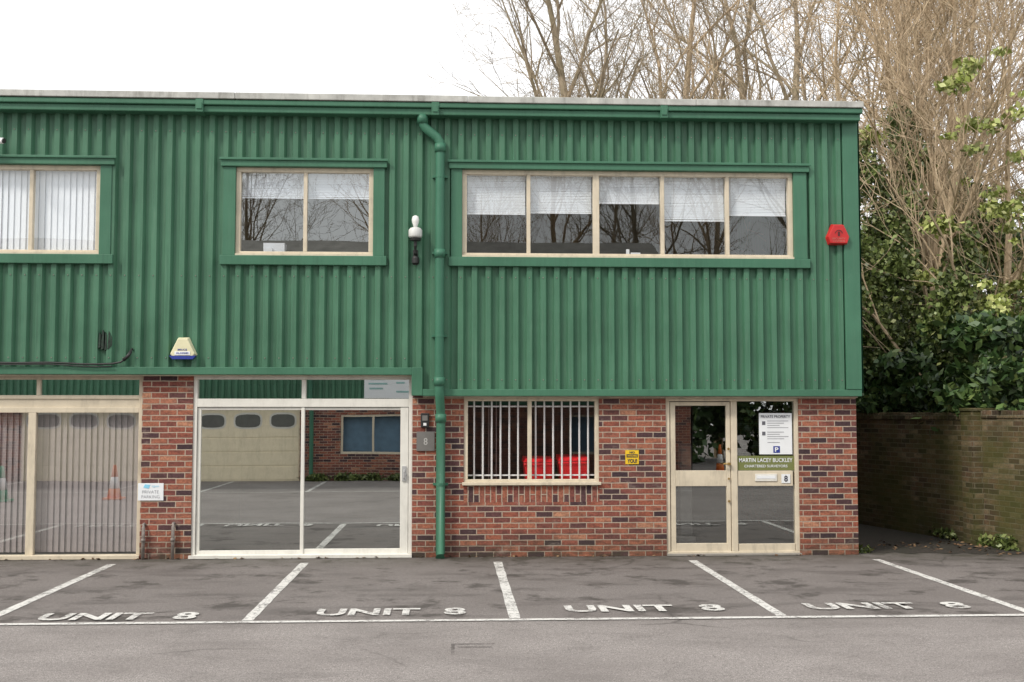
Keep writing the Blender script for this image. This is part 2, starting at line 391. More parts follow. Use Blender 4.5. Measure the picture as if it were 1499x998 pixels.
while k*PITCH<5.2:
    xc=k*PITCH+.112; k+=1
    for z in (5.62,3.70,2.62):
        if z==2.62 and xc>-.45: z=2.34
        if xc<XL+.1 or random.random()<.06: continue
        mb.prism([(xc+.009*math.cos(q*math.pi/3),z+.009*math.sin(q*math.pi/3)) for q in range(6)],-.154,-.143,.7)
mb.done('cladding_fixings',M_greyp,B)

# upper windows
def upwin(name,x0,x1,mull,gl=G_up):
    w=empty(name); w.parent=B
    frame('frame',x0,x1,3.972,5.155,-.11,M_cream,w,w=.062,dep=.10,mull=mull,mw=.05,glass=gl,gy=.04)
    MB().box(x0-.01,x1+.01,-.15,-.10,3.975,4.0).done('sill_lip',M_cream,w)
    return w
upwin('upper_window',W0[0],W0[1],[-9.4]); a=upwin('upper_window',W1[0],W1[1],[-5.52]); b=upwin('upper_window',W2[0],W2[1],[-1.95],G_mid)
c=upwin('upper_window',W3[0],W3[1],[1.02,(1.93,4.03,5.1,.085),2.83,3.715])
def vblinds(name,x0,x1,z0,z1,y,mat,parent,w=.085,pitch=.08,ang=25):
    mb=MB(); x=x0
    while x<x1:
        a_=math.radians(ang+random.uniform(-5,5)); dx,dy=math.cos(a_)*w/2,math.sin(a_)*w/2
        mb.quad((x-dx,y-dy,z0),(x+dx,y+dy,z0),(x+dx,y+dy,z1),(x-dx,y-dy,z1)); x+=pitch
    mb.done(name,mat,parent)
vblinds('vertical_blinds',-6.38,-4.66,4.0,5.12,.015,M_vblindw,a,ang=-10)
def venetian(x0,x1,zt,zb,parent,tilt=66):
    mb=MB(); z=zt; a_=math.radians(tilt); yb=.005
    while z>zb:
        dy,dz=.0125*math.cos(a_),.0125*math.sin(a_); j=random.uniform(-.001,.001)
        mb.quad((x0,yb-dy,z-dz+j),(x1,yb-dy,z-dz+j),(x1,yb+dy,z+dz+j),(x0,yb+dy,z+dz+j)); z-=.0215
    mb.box(x0,x1,yb-.012,yb+.012,zb-.02,zb); mb.box(x0,x1,yb-.01,yb+.02,zt,zt+.03)
    mb.done('venetian_blind',M_blind,parent)
for x0,x1,zb in ((.2,.98,4.59),(1.05,1.88,4.61),(1.98,2.80,4.75),(2.86,3.69,4.52),(3.74,4.54,4.60)): venetian(x0,x1,5.1,zb,c)
for x0,x1,zb in ((-2.80,-1.98,4.78),(-1.92,-1.11,4.78)): venetian(x0,x1,5.1,zb,b)
mb=MB(); mb.box(-2.52,-2.24,.05,.25,4.0,4.17); mb.box(-2.50,-2.40,.02,.045,4.0,4.10); mb.done('paper_box',M_paper,b)
mb=MB(); mb.box(2.28,2.60,.05,.15,4.0,4.05); mb.box(2.36,2.40,.05,.09,4.052,4.12); mb.box(2.42,2.55,.05,.09,4.052,4.075); mb.done('desk_items',M_paper,c)

# left shopfront with vertical blinds
S=empty('left_shopfront'); S.parent=B
frame('frame',SH[0],SH[1],.0,2.395,.05,M_cream,S,w=.055,dep=.09,mull=[(-5.49,.055,1.905,.10),(-5.42,2.135,2.34,.05),(-6.4,.055,1.905,.05)],trans=[(2.11,SH[0]+.055,SH[1]-.055,.05),(1.94,SH[0]+.055,SH[1]-.055,.07)],glass=None)
MB().box(SH[0]+.02,SH[1]-.02,.07,.12,1.976,2.084).done('transom_panel',M_cream,S)
MB().box(SH[0]+.03,SH[1]-.03,.09,.094,2.12,2.36).done('transom_glass',G_lo,S)
g=MB()
for x0,x1,e in ((SH[0]+.03,-5.5,.002),(-5.48,SH[1]-.03,-.0015)): g.quad((x0,.095-e,.03),(x1,.095+e,.03),(x1,.095+e,1.92),(x0,.095-e,1.92))
g.done('glass',G_sh,S)
MB().box(SH[0],SH[1],-.03,.05,0.006,.05).done('threshold',M_cream,S)
vblinds('vertical_blinds',SH[0]+.08,SH[1]-.08,.08,1.93,.18,M_vblind,S,w=.084,pitch=.078,ang=-16)
S0=empty('far_shopfront'); S0.parent=B
frame('frame',SH0[0],SH0[1],.0,2.395,.05,M_cream,S0,w=.055,dep=.09,mull=[-9.9],trans=[1.95],glass=G_bl)

# big sliding door
D1=empty('sliding_glass_door'); D1.parent=B
frame('outer_frame',SL[0],SL[1],0,2.395,.02,M_white,D1,w=.05,dep=.12,mull=[(-1.96,2.092,2.343,.055)],trans=[(2.035,SL[0]+.05,SL[1]-.05,.11)])
g=MB()
for x0,x1 in ((SL[0]+.04,-1.97),(-1.95,SL[1]-.04)): g.quad((x0,.08,2.08),(x1,.08,2.08),(x1,.08,2.36),(x0,.08,2.36))
g.done('transom_glass',G_lo,D1)
mb=MB()
mb.box(-3.345,-3.30,.045,.10,.03,1.975); mb.box(-3.30,-1.99,.045,.10,1.94,1.975); mb.box(-3.30,-1.99,.045,.10,.03,.10); mb.box(-1.99,-1.945,.03,.10,.03,1.975)
mb.box(-1.945,-.68,.047,.10,1.94,1.973); mb.box(-1.945,-.68,.047,.10,.03,.115); mb.box(-.68,-.575,.03,.10,.03,1.975)
mb.done('door_leaves',M_white,D1,bevel=.005)
g=MB()
for x0,x1,e in ((-3.32,-1.97,.001),(-1.96,-.66,-.0008)): g.quad((x0,.07-e,.08),(x1,.07+e,.08),(x1,.07+e,1.95),(x0,.07-e,1.95))
g.done('door_glass',G_lo,D1)
MB().box(SL[0]-.02,SL[1],-.05,.02,.006,.045).done('threshold',M_white,D1)
mb=MB(); mb.box(-.655,-.60,.012,.03,1.0,1.20); mb.tube([(-.628,.01,1.15),(-.628,-.02,1.13),(-.628,-.02,1.05),(-.628,.01,1.03)],.01,8); mb.box(-.615,-.59,.005,.03,1.07,1.09)
mb.done('door_handle',simple('silver_handle',(.5,.5,.5),.35,metal=.3),D1,bevel=.003)

# lower window with security bars
WW=empty('barred_window'); WW.parent=B
frame('frame',WB[0],WB[1],.965,2.115,.02,M_cream,WW,w=.055,dep=.08,mull=[1.04],mw=.055,glass=G_bar,gy=.04)
MB().box(WB[0]-.02,WB[1]+.02,-.045,.03,.945,.985).done('sill',M_cream,WW,bevel=.004)
mb=MB(); x=.30
while x<1.93:
    if abs(x-1.04)>.05: mb.tube([(x,.118,.95),(x,.118,2.11)],.0125,8)
    x+=.118
mb.box(.2,1.93,.132,.141,1.98,2.0); mb.box(.2,1.93,.132,.141,1.06,1.08)
mb.done('security_bars',M_bar,WW)
vblinds('vertical_blinds',.30,.70,1.0,2.1,.20,M_vblind,WW,w=.03,pitch=.10,ang=70)
def bin_(x,y,z,sc_,mat):
    e=empty('red_wheelie_bin',(x,y,z)); e.scale=(sc_,)*3
    mb=MB()
    mb.v+=[(-.2,-.2,.08),(.2,-.2,.08),(.2,.24,.08),(-.2,.24,.08),(-.28,-.32,.95),(.28,-.32,.95),(.28,.3,.95),(-.28,.3,.95)]; mb.f+=[(3,2,1,0),(4,5,6,7),(0,1,5,4),(1,2,6,5),(2,3,7,6),(3,0,4,7)]
    mb.box(-.295,.295,-.345,-.30,.90,.96)
    mb.done('body',mat,e,bevel=.02)
    mb=MB(); mb.v+=[(-.3,-.36,.965),(.3,-.36,.965),(.3,.32,.965),(-.3,.32,.965),(-.26,-.3,1.03),(.26,-.3,1.03),(.28,.3,1.07),(-.28,.3,1.07)]; mb.f+=[(3,2,1,0),(4,5,6,7),(0,1,5,4),(1,2,6,5),(2,3,7,6),(3,0,4,7)]
    mb.tube([(-.24,.36,1.02),(.24,.36,1.02)],.018,8); mb.done('lid',mat,e,bevel=.015)
    mb=MB(); mb.tube([(-.3,.24,.1),(-.24,.24,.1)],.1,16); mb.tube([(.24,.24,.1),(.3,.24,.1)],.1,16); mb.done('wheels',M_black,e)
    return e
MB().box(.85,2.0,.25,.90,.03,.56).done('inner_plinth',M_dark,WW)
bin_(1.18,.47,.56,.70,M_redp); bin_(1.655,.47,.56,.72,M_redp)

# glazed entrance door + side light
ED=empty('entrance_door'); ED.parent=B
frame('outer_frame',DR[0],DR[1],.0,2.115,.02,M_cream,ED,w=.055,dep=.11,mull=[(3.80,.055,2.06,.085)])
mb=MB(); y0,y1=.035,.09
mb.box(2.935,3.005,y0,y1,.02,2.05); mb.box(3.695,3.75,y0,y1,.02,2.05); mb.box(3.005,3.695,y0,y1,2.0,2.05); mb.box(3.005,3.695,y0,y1,.92,1.13); mb.box(3.005,3.695,y0,y1,.02,.16)
mb.box(3.85,4.60,y0,y1,.92,1.125); mb.box(3.85,4.62,y0,y1,.04,.15)
mb.done('door_rails',M_cream,ED,bevel=.005)
g=MB()
for a_,b_,p,q,e in ((2.99,3.71,.14,.94,.001),(2.99,3.71,1.11,2.02,-.001),(3.83,4.64,.13,.94,.0012),(3.83,4.64,1.11,2.07,0)):
    g.quad((a_,.062-e,p),(b_,.062+e,p),(b_,.062+e,q),(a_,.062-e,q))
g.done('door_glass',G_bl,ED)
MB().box(3.32,3.50,1.35,1.53,.12,1.45).box(3.28,3.54,1.31,1.57,.03,.119).done('white_column',simple('column_paint',(.5,.5,.48),.6),ED,bevel=.02)
mb=MB(); mb.box(4.08,4.38,.022,.034,.985,1.085); mb.done('letter_plate',M_white,ED,bevel=.004)
MB().box(4.10,4.36,.018,.0215,1.02,1.06).done('letter_flap',M_paper,ED)
mb=MB(); mb.tube([(3.72,.02,1.22),(3.72,-.03,1.22)],.02,10); mb.tube([(3.72,.02,1.02),(3.72,.0,1.02)],.014,10); mb.tube([(3.72,-.02,1.22),(3.64,-.02,1.22)],.009,8); mb.tube([(3.72,.02,1.42),(3.72,.005,1.42)],.016,10)
mb.tube([(3.72,.02,.72),(3.72,.005,.72)],.016,10)
mb.done('lock_and_handle',simple('brass',(.5,.33,.12),.35,metal=.9),ED)
MB().box(DR[0],DR[1],-.06,.02,.006,.03).done('doorstep',simple('concrete',(.3,.28,.25),.9),ED)
def txt(s,x0,x1,z0,z1,y,mat,parent,off=0): 
    o=text_mesh(s,'lettering',mat,parent,size=.1,offset=off); fit(o,x0,x1,z0,z1,'wall',y); return o
sg=empty('company_sign'); MB().box(3.845,4.625,.05,.056,1.13,1.325).done('panel',M_signg,sg)
txt('MARTIN LACEY BUCKLEY',3.87,4.60,1.24,1.295,.046,M_paper,sg,.001); txt('CHARTERED SURVEYORS',3.94,4.53,1.17,1.205,.046,M_paper,sg,.001)
nt=empty('private_property_notice'); MB().box(4.15,4.60,.048,.054,1.345,1.90).done('panel',M_paper,nt)
txt('PRIVATE PROPERTY',4.175,4.575,1.835,1.872,.044,M_ink,nt,.001)
mb=MB()
for i,z in enumerate((1.79,1.76,1.73,1.70,1.64,1.61,1.58,1.55,1.50)): mb.box(4.26,4.55-.06*(i%3),.0455,.047,z,z+.009)
mb.done('body_text',simple('grey_ink',(.35,.35,.38)),nt)
MB().box(4.19,4.235,.0455,.047,1.74,1.79).box(4.19,4.235,.0455,.047,1.6,1.65).done('pictograms',simple('slate_ink',(.12,.12,.14)),nt)
MB().box(4.34,4.43,.0455,.047,1.365,1.455).done('parking_symbol',M_blue,nt); txt('P',4.36,4.41,1.38,1.44,.043,M_paper,nt,.003)
d8=empty('door_number'); MB().box(4.44,4.56,.025,.031,.96,1.08).done('plate',M_paper,d8); txt('8',4.475,4.525,.98,1.06,.021,M_ink,d8,.002)
ys=empty('yellow_warning_sign'); MB().box(2.32,2.50,-.008,-.002,1.22,1.405).done('panel',M_yellow,ys)
txt('NO',2.375,2.445,1.362,1.39,-.012,M_ink,ys,.003); MB().box(2.335,2.485,-.012,-.0085,1.31,1.352).done('band',M_ink,ys); txt('WATCHING',2.345,2.475,1.318,1.343,-.0155,M_yellow,ys,.002); txt('YOU!',2.345,2.475,1.235,1.29,-.012,M_ink,ys,.003)
pp=empty('private_parking_sign'); MB().box(-4.09,-3.76,-.012,-.002,.76,.985).done('panel',M_paper,pp,bevel=.003)
MB().prism([(-4.02,.93),(-3.95,.915),(-3.93,.965),(-4.0,.972)],-.0155,-.0125).done('logo',M_cyan,pp); txt('cpm',-3.91,-3.82,.925,.955,-.016,M_cyan,pp)
M_gink=simple('soft_ink',(.10,.10,.13))
txt('PRIVATE',-4.03,-3.82,.852,.892,-.016,M_gink,pp,-.002); txt('PARKING',-4.04,-3.81,.79,.83,-.016,M_gink,pp,-.002)
u8=empty('unit_number_plate'); MB().box(-.465,-.225,-.022,-.002,1.40,1.655).done('plate',M_grey,u8,bevel=.003); txt('8',-.37,-.32,1.48,1.57,-.026,simple('dull_number',(.5,.49,.47)),u8)
ic=empty('intercom'); MB().box(-.41,-.30,-.045,-.002,1.71,1.90).done('housing',M_black,ic,bevel=.008); MB().box(-.39,-.32,-.05,-.0455,1.80,1.87).done('speaker_panel',M_grey,ic); MB().box(-.375,-.335,-.052,-.0455,1.735,1.77).done('call_button',M_bar,ic)
vp=MB()
for x,h in ((-4.0,.42),(-3.62,.43)): vp.tube([(x,-.05,0),(x,-.05,h),(x,-.03,h+.03),(x,.02,h+.035)],.022,10); vp.tube([(x,-.05,h*.55),(x,-.05,h*.55+.04)],.03,10)
vp.done('vent_pipes',M_greyp,None,smooth=True)

# downpipe
dp=empty('drainpipe')
mb=MB(); mb.tube([(-.40,-.235,5.86),(-.40,-.235,5.75),(-.37,-.235,5.69),(-.21,-.235,5.56),(-.165,-.235,5.49),(-.165,-.235,5.40),(-.165,-.235,2.24),(-.16,-.22,2.12),(-.15,-.13,1.96),(-.145,-.11,1.86),(-.145,-.11,.06),(-.145,-.16,.02)],.060,20)
mb.done('pipe',M_pipe,dp,smooth=True)
mb=MB()
for x,y,z in ((-.165,-.235,5.36),(-.165,-.235,3.95),(-.165,-.235,2.26),(-.145,-.11,1.78)): mb.tube([(x,y,z),(x,y,z+.11)],.073,20)
mb.tube([(-.40,-.235,5.74),(-.40,-.235,5.86)],.073,20)
mb.done('collars',M_pipe,dp,smooth=True)
mb=MB()
for x,y,z,yb in ((-.165,-.235,5.02,-.13),(-.165,-.235,4.0,-.13),(-.165,-.235,2.9,-.13),(-.145,-.11,.95,-.005)):
    mb.box(x-.10,x+.10,y+.02,yb,z,z+.03); mb.tube([(x,y,z-.003),(x,y,z+.033)],.064,20)
mb.done('brackets',M_pipe,dp)

# security light
L=empty('security_lamp')
mb=MB(); mb.box(-.52,-.455,-.16,-.13,3.86,4.06); mb.tube([(-.487,-.145,4.0),(-.487,-.22,4.02),(-.487,-.25,4.10),(-.487,-.25,4.22)],.024,10); mb.lathe(-.487,-.16,[(.05,3.88),(.05,3.95),(.03,3.98)],14)
mb.done('bracket',M_black,L,bevel=.004)
mb=MB(); mb.lathe(-.487,-.25,[(.05,4.20),(.085,4.215),(.09,4.23),(.09,4.31),(.07,4.335),(.03,4.35)],20); mb.done('hood',simple('grey_white_plastic',(.62,.62,.6),.4),L,smooth=True)
mb=MB(); mb.lathe(-.487,-.25,[(.025,4.345),(.03,4.37),(.045,4.41),(.05,4.45),(.04,4.49),(.015,4.505)],16); mb.done('bulb',simple('opal_glass',(.80,.80,.78),.2),L,smooth=True)
MB().lathe(-.487,-.25,[(.07,4.17),(.078,4.20)],18).done('sensor',M_black,L)

# alarm boxes
def alarm(name,cx,cz,w,h,mat,P):
    e=empty(name); pts=[(cx+a_*w,cz+b_*h) for a_,b_ in P]
    MB().prism(pts,-.225,-.13,.86).done('housing',mat,e,bevel=.008); return e
a1=alarm('cream_alarm_box',-3.50,2.745,.36,.29,M_creampl,[(-.5,-.28),(-.36,-.5),(.36,-.5),(.5,-.28),(.2,.5),(-.2,.5)])
MB().box(-3.60,-3.40,-.232,-.2255,2.655,2.70).done('label',M_paper,a1); txt('BRUCE',-3.56,-3.44,2.71,2.735,-.229,M_blue,a1,.002); txt('ALARMS',-3.58,-3.42,2.668,2.69,-.236,M_blue,a1,.002)
mb=MB(); mb.prism([(-3.67,2.645),(-3.63,2.60),(-3.37,2.60),(-3.33,2.645)],-.2285,-.125); mb.done('base_lens',M_blue,a1)
a2=alarm('red_alarm_box',5.20,4.31,.33,.29,M_redal,[(-.5,-.14),(-.40,-.5),(.40,-.5),(.5,-.14),(.24,.5),(-.24,.5)])
mb=MB()
for i in range(10):
    q0=math.pi*(.05+i*.09); q1=math.pi*(.05+(i+1)*.09); r=.055
    mb.prism([(5.2+r*math.cos(q0),4.31+r*math.sin(q0)),(5.2+r*math.cos(q1),4.31+r*math.sin(q1)),(5.2+.043*math.cos(q1),4.31+.043*math.sin(q1)),(5.2+.043*math.cos(q0),4.31+.043*math.sin(q0))],-.2285,-.2255)
mb.box(5.185,5.215,-.2285,-.2255,4.28,4.34)
mb.done('emblem',simple('dark_red_ink',(.09,.01,.01)),a2); txt('SECURITY',5.11,5.29,4.235,4.258,-.229,simple('pale_ink',(.5,.2,.15)),a2); txt('SYSTEMS',5.12,5.28,4.20,4.222,-.229,simple('pale_ink2',(.5,.2,.15)),a2)

# cable, cctv, scuff
mb=MB(); P=[]
x=XL
while x<-4.32: P.append((x,-.185,2.545+.008*math.sin(x*3.1)+.006*math.sin(x*7))); x+=.2
P+=[(-4.30,-.185,2.56),(-4.24,-.19,2.60),(-4.19,-.19,2.66),(-4.17,-.16,2.72),(-4.175,-.10,2.74)]
mb.tube(P,.013,8)
P=[(a_,b_-.012,c_-.03+.01*math.sin(a_*2)) for a_,b_,c_ in P[:-5]]; mb.tube(P,.008,8); mb.tube([(-4.26,-.19,2.585),(-4.2,-.192,2.645),(-4.175,-.17,2.70)],.022,10)
mb.done('black_cable',M_black,None,smooth=True)
t=NT('black_scuff'); M_scuff=t.fin(t.pbsdf(t.ramp(t.noise(30,4),[(.3,(.01,.01,.01)),(.7,(.03,.06,.04))]),.8))
mb=MB()
for xx,w_,z0_,z1_ in ((-4.60,.028,2.74,2.95),(-4.565,.035,2.72,2.985),(-4.52,.028,2.71,2.95),(-4.48,.03,2.73,2.97),(-4.445,.02,2.76,2.92)):
    mb.prism([(xx,z0_),(xx+w_,z0_+.02),(xx+w_,z1_-.03),(xx+w_*.4,z1_)],-.152,-.095)
mb.done('scuff_marks',M_scuff)  # black scuffs on the cladding, shaped as thin added strips
cc=empty('cctv_camera'); mb=MB(); mb.tube([(-6.06,-.36,5.42),(-5.76,-.46,5.39)],.038,14); mb.done('body',M_bar,cc,bevel=.004)
mb=MB(); mb.tube([(-5.76,-.461,5.39),(-5.745,-.466,5.388)],.033,14); mb.tube([(-6.0,-.38,5.38),(-6.0,-.3,5.30),(-6.0,-.13,5.30)],.012,8); mb.done('lens_and_arm',M_black,cc)

# ------------------------------------------------------------------ opposite unit (seen in the window reflections)
O=empty('opposite_building'); YO=-17.7
OH=[(-12.0,-8.9,0,2.05),(-7.2,-4.25,0,2.05),(-3.2,-1.35,.75,1.88),(3.4,5.4,.75,1.88)]
UP=[(-10.5,-8.7,3.6,4.6),(-5.5,-2.5,3.6,4.6),(2,5,3.6,4.6)]
brickwall('brick_wall',-20,6.8,0,2.3,OH,YO-.2,YO,M_brick,O)
clad('cladding',-20,6.8,[(-20,6.8,2.2)],5.0,UP,YO+.06,M_green,O,sign=1)
mb=MB(); mb.box(-20,6.9,YO-.1,YO+.3,5.0,5.2); mb.box(-20,6.85,YO+.02,YO+.125,2.15,2.25); mb.done('fascia',M_trim,O)
mb=MB()
for h in OH[2:]+UP:
    for a_,b_,c_,d_ in ((h[0],h[1],h[3]-.06,h[3]),(h[0],h[1],h[2],h[2]+.06),(h[0],h[0]+.06,h[2]+.06,h[3]-.06),(h[1]-.06,h[1],h[2]+.06,h[3]-.06),((h[0]+h[1])/2-.03,(h[0]+h[1])/2+.03,h[2]+.06,h[3]-.06)):
        mb.box(a_,b_,YO-.1,YO-.02,c_,d_)
mb.done('window_frames',M_cream,O)
MB().box(-19.9,6.7,YO-.35,YO-.25,.1,4.9).done('window_backing',simple('blue_grey_interior',(.12,.20,.28),.3),O)
for h in (OH[0],OH[1]):
    mb=MB(); mb.box(h[0],h[1],YO-.12,YO-.06,0,2.05)
    for i in range(1,5): mb.box(h[0]+.03,h[1]-.03,YO-.0595,YO-.05,.02+i*.4-.38,.02+i*.4-.02)
    mb.done('garage_door',M_garage,O,bevel=.01)
    ov=MB(); fr_=MB(); n_=3; w_=(h[1]-h[0])/n_
    for i in range(n_):
        cx=h[0]+w_*(i+.5)
        for mbx,rx,rz,yy in ((fr_,w_*.40,.23,YO-.045),(ov,w_*.35,.18,YO-.035)):
            pts=[]
            for q in range(20):
                a_=2*math.pi*q/20; ca,sa=math.cos(a_),math.sin(a_)
                pts.append((cx+rx*math.copysign(abs(ca)**.6,ca),1.70+rz*math.copysign(abs(sa)**.6,sa)))
            mbx.prism(pts,YO-.058,yy)
    fr_.done('oval_surrounds',M_white,O); ov.done('oval_windows',simple('oval_glazing',(.14,.14,.13),.3),O)
mb=MB(); mb.v+=[(-20,YO+.1,5.22),(6.9,YO+.1,5.22),(6.9,YO-6,7.7),(-20,YO-6,7.7),(6.9,YO-12,5.22),(-20,YO-12,5.22),(-20,YO-12,0),(6.9,YO-12,0),(-20,YO-.36,0),(6.9,YO-.36,0)]
mb.f+=[(1,0,3,2),(2,3,5,4),(5,6,7,4),(0,8,6,5,3),(1,2,4,7,9)]; mb.done('pitched_roof',M_fibre,O)
MB().tube([(-4.0,YO+.2,0),(-4.0,YO+.2,5.0)],.06,12).done('drainpipe',M_pipe,O)
MB().box(-2.5,-1.0,YO+.13,YO+.15,2.33,3.0).done('wall_sign_panel',M_paper,O)
sb=MB()
for cx,cz,hw in ((-2.1,2.85,.22),(-2.1,2.72,.28),(-2.15,2.58,.2),(-1.35,2.5,.22),(-1.45,2.75,.12)): sb.box(cx-hw,cx+hw,YO+.151,YO+.156,cz,cz+.05)
sb.done('wall_sign_print',simple('teal_print',(.3,.5,.48)),O)
for x0,x1,y0,y1 in ((-11.9,-11.7,-17.5,-13),(-8.5,-8.4,-17.5,-13),(-6.1,-6.0,-17.5,-13),(-3.6,-3.5,-17.5,-13),(-1.2,-1.1,-17.5,-13),(-12,6,-12.95,-12.85)):
    sheet('parking_line',[(x0,y0),(x1,y0),(x1,y1),(x0,y1)],.005+(.004 if y1>-12.9 else 0),M_paint)
def cone(name,x,y,mat,h=.75):
    e=empty(name,(x,y,0)); mb=MB(); mb.box(-.2,.2,-.2,.2,.004,.05); mb.done('base',mat,e,bevel=.01)
    MB().lathe(0,0,[(.15,.05),(.115,.25*h/.75)],20).done('lower_cone',mat,e,smooth=True)
    MB().lathe(0,0,[(.117,.25*h/.75),(.075,.5*h/.75)],20).done('reflective_sleeve',M_bar,e,smooth=True)
    MB().lathe(0,0,[(.075,.5*h/.75),(.035,h),(.02,h+.01)],20).done('upper_cone',mat,e,smooth=True)
cone('traffic_cone',-7.5,-10.6,M_orange); cone('traffic_cone',-9.7,-10.2,M_gcone); cone('traffic_cone',8.6,-22,M_orange,.9)

# ------------------------------------------------------------------ boundary wall
GW=empty('boundary_wall')
def gwall(ya,yb,h,th=.22,off=0):
    xa=7.84-.2*(ya-.18); xb=7.84-.2*(yb-.18); L_=math.hypot(xb-xa,yb-ya); ang=math.atan2(yb-ya,xb-xa)
    mb=MB(); mb.box(0,L_,-th,0,0,h); o=mb.done('brick_run',M_oldbrick,GW); o.location=(xa+off,ya,0); o.rotation_euler=(0,0,ang)
    mb=MB(); x=0
    while x<L_:
        dz=random.uniform(-.012,.010); mb.box(x,min(x+.068,L_),-th-.02,.02,h+.002,h+.105+dz); x+=.076
    o=mb.done('coping',M_oldbrick,GW,bevel=.006); o.location=(xa+off,ya,0); o.rotation_euler=(0,0,ang)
gwall(1.25,11.5,1.80); gwall(-14,1.1,1.83)
px=7.84-.2*(1.17-.18)
mb=MB(); mb.box(px-.12,px+.3,1.0,1.36,0,1.93); mb.done('pier',M_oldbrick,GW); mb=MB(); mb.box(px-.14,px+.32,.98,1.38,1.932,1.975); mb.done('pier_cap',M_oldbrick,GW,bevel=.01)

# ------------------------------------------------------------------ vegetation
def bark(name,a_,b_,green=0):
    t=NT(name); n=t.noise(14,4,.7,sc3=(1,1,.3)); col=t.ramp(n,[(.3,a_),(.7,b_)])
    if green: col=t.mix(t.ramp(t.noise(1.2,3),[(.45,0.0),(.65,green)]),col,(.10,.12,.03))
    return t.fin(t.pbsdf(col,.9,None,spec=.2))
K_grey=bark('grey_bark',(.19,.15,.105),(.44,.36,.26),.3); K_tan=bark('tan_bark',(.30,.22,.14),(.62,.49,.34),.15)
def tree_mesh(name,seed,H,r0,mat,lv=(11,8,6,5),spread=.75,clear=.25,up=.06,minr=.0055):
    rd=random.Random(seed); V=[];F=[]
    sides=(9,6,5,3,3)
    def tube(pts,rs,ns):
        base=len(V)
        for i,p in enumerate(pts):
            d=pts[min(i+1,len(pts)-1)]-pts[max(i-1,0)]; d.normalize()
            a_=Vector((0,0,1)) if abs(d.z)<.9 else Vector((1,0,0)); u=d.cross(a_).normalized(); w=d.cross(u)
            for k in range(ns):
                q=2*math.pi*k/ns; V.append(tuple(p+(u*math.cos(q)+w*math.sin(q))*rs[i]))
        for i in range(len(pts)-1):
            for k in range(ns):
                a0=base+i*ns+k;b0=base+i*ns+(k+1)%ns; F.append((a0,b0,b0+ns,a0+ns))
    def grow(p,d,L_,r,lev):
        n=(9,7,5,4,3)[lev]; pts=[p.copy()]; rs=[r]; dirs=[d.copy()]
        wob=(.12,.24,.30,.34,.34)[lev]
        for i in range(n):
            d=(d+Vector((rd.uniform(-1,1),rd.uniform(-1,1),rd.uniform(-1,1)))*wob+Vector((0,0,up))).normalized()
            p=p+d*(L_/n); pts.append(p.copy()); dirs.append(d.copy()); rs.append(max(minr,r*(1-.80*(i+1)/n)))
        tube(pts,rs,sides[lev])
        if lev>=len(lv): return
        for c_ in range(lv[lev]):
            t0=clear if lev==0 else .15; tt=t0+(1-t0)*(c_+rd.random())/lv[lev]; i=min(n-1,int(tt*n)); f_=tt*n-i
            q=pts[i].lerp(pts[i+1],f_); dd=dirs[i+1]
            a_=Vector((rd.uniform(-1,1),rd.uniform(-1,1),rd.uniform(-.4,.6))); a_=(a_-dd*a_.dot(dd)).normalized()
            an=rd.uniform(.45,.95)*spread+.15
            nd=(dd*math.cos(an)+a_*math.sin(an)).normalized()
            rr=(rs[i]*(1-f_)+rs[i+1]*f_)*rd.uniform(.45,.68)
            grow(q,nd,L_*rd.uniform(.42,.66)*(1-.35*tt if lev==0 else 1-.25*tt),max(minr,rr),lev+1)
    grow(Vector((0,0,-.2)),Vector((rd.uniform(-.08,.08),rd.uniform(-.08,.08),1)).normalized(),H,r0,0)
    me=bpy.data.meshes.new(name); me.from_pydata(V,[],F); me.materials.append(mat); return me
TM=[tree_mesh('bare_tree_a',1,14,.26,K_grey,(12,8,5,4)),tree_mesh('bare_tree_b',2,15,.22,K_tan,(13,8,5,4),.7,.2),tree_mesh('bare_tree_c',5,13,.20,K_grey,(11,8,5,4),.85,.3),
    tree_mesh('bare_tree_d',9,11,.12,K_tan,(13,7,5,3),.66,.12,.09,.006)]
def put(me,x,y,z,rz,s,name='bare_tree'):
    o=bpy.data.objects.new(name,me); COL.objects.link(o); o.location=(x,y,z); o.rotation_euler=(0,0,rz); o.scale=(s,s,s); return o
for i,(k,x,y,z,s) in enumerate([(0,3.9,16,0,1.05),(2,4.4,23,0,1.0),(1,7.0,19,0,1.05),(0,8.9,15,0,1.0),(1,10.6,11,.3,.95),(2,12.6,15,.5,1.0),(1,14.5,20,1,1.1),
      (3,8.3,6.0,0,.95),(3,9.6,4.5,0,.9),(3,10.8,7.5,0,1.0),(1,16,12,1,1.0),(3,9.4,8.0,0,1.0),(2,17,23,1,1.2),(0,11,25,1,1.2)]):
    put(TM[k],x,y,z,i*1.37+.4,s)
for i,(x,y,k) in enumerate([(-10.5,-36,0),(-8.6,-40,2),(-1.5,-34,1),(2,-35,3),(5,-36,1),(8.5,-33,2),(11.5,-35,1),(15,-33,0)]):
    put(TM[k],x,y,0,i*2.1,1.05)

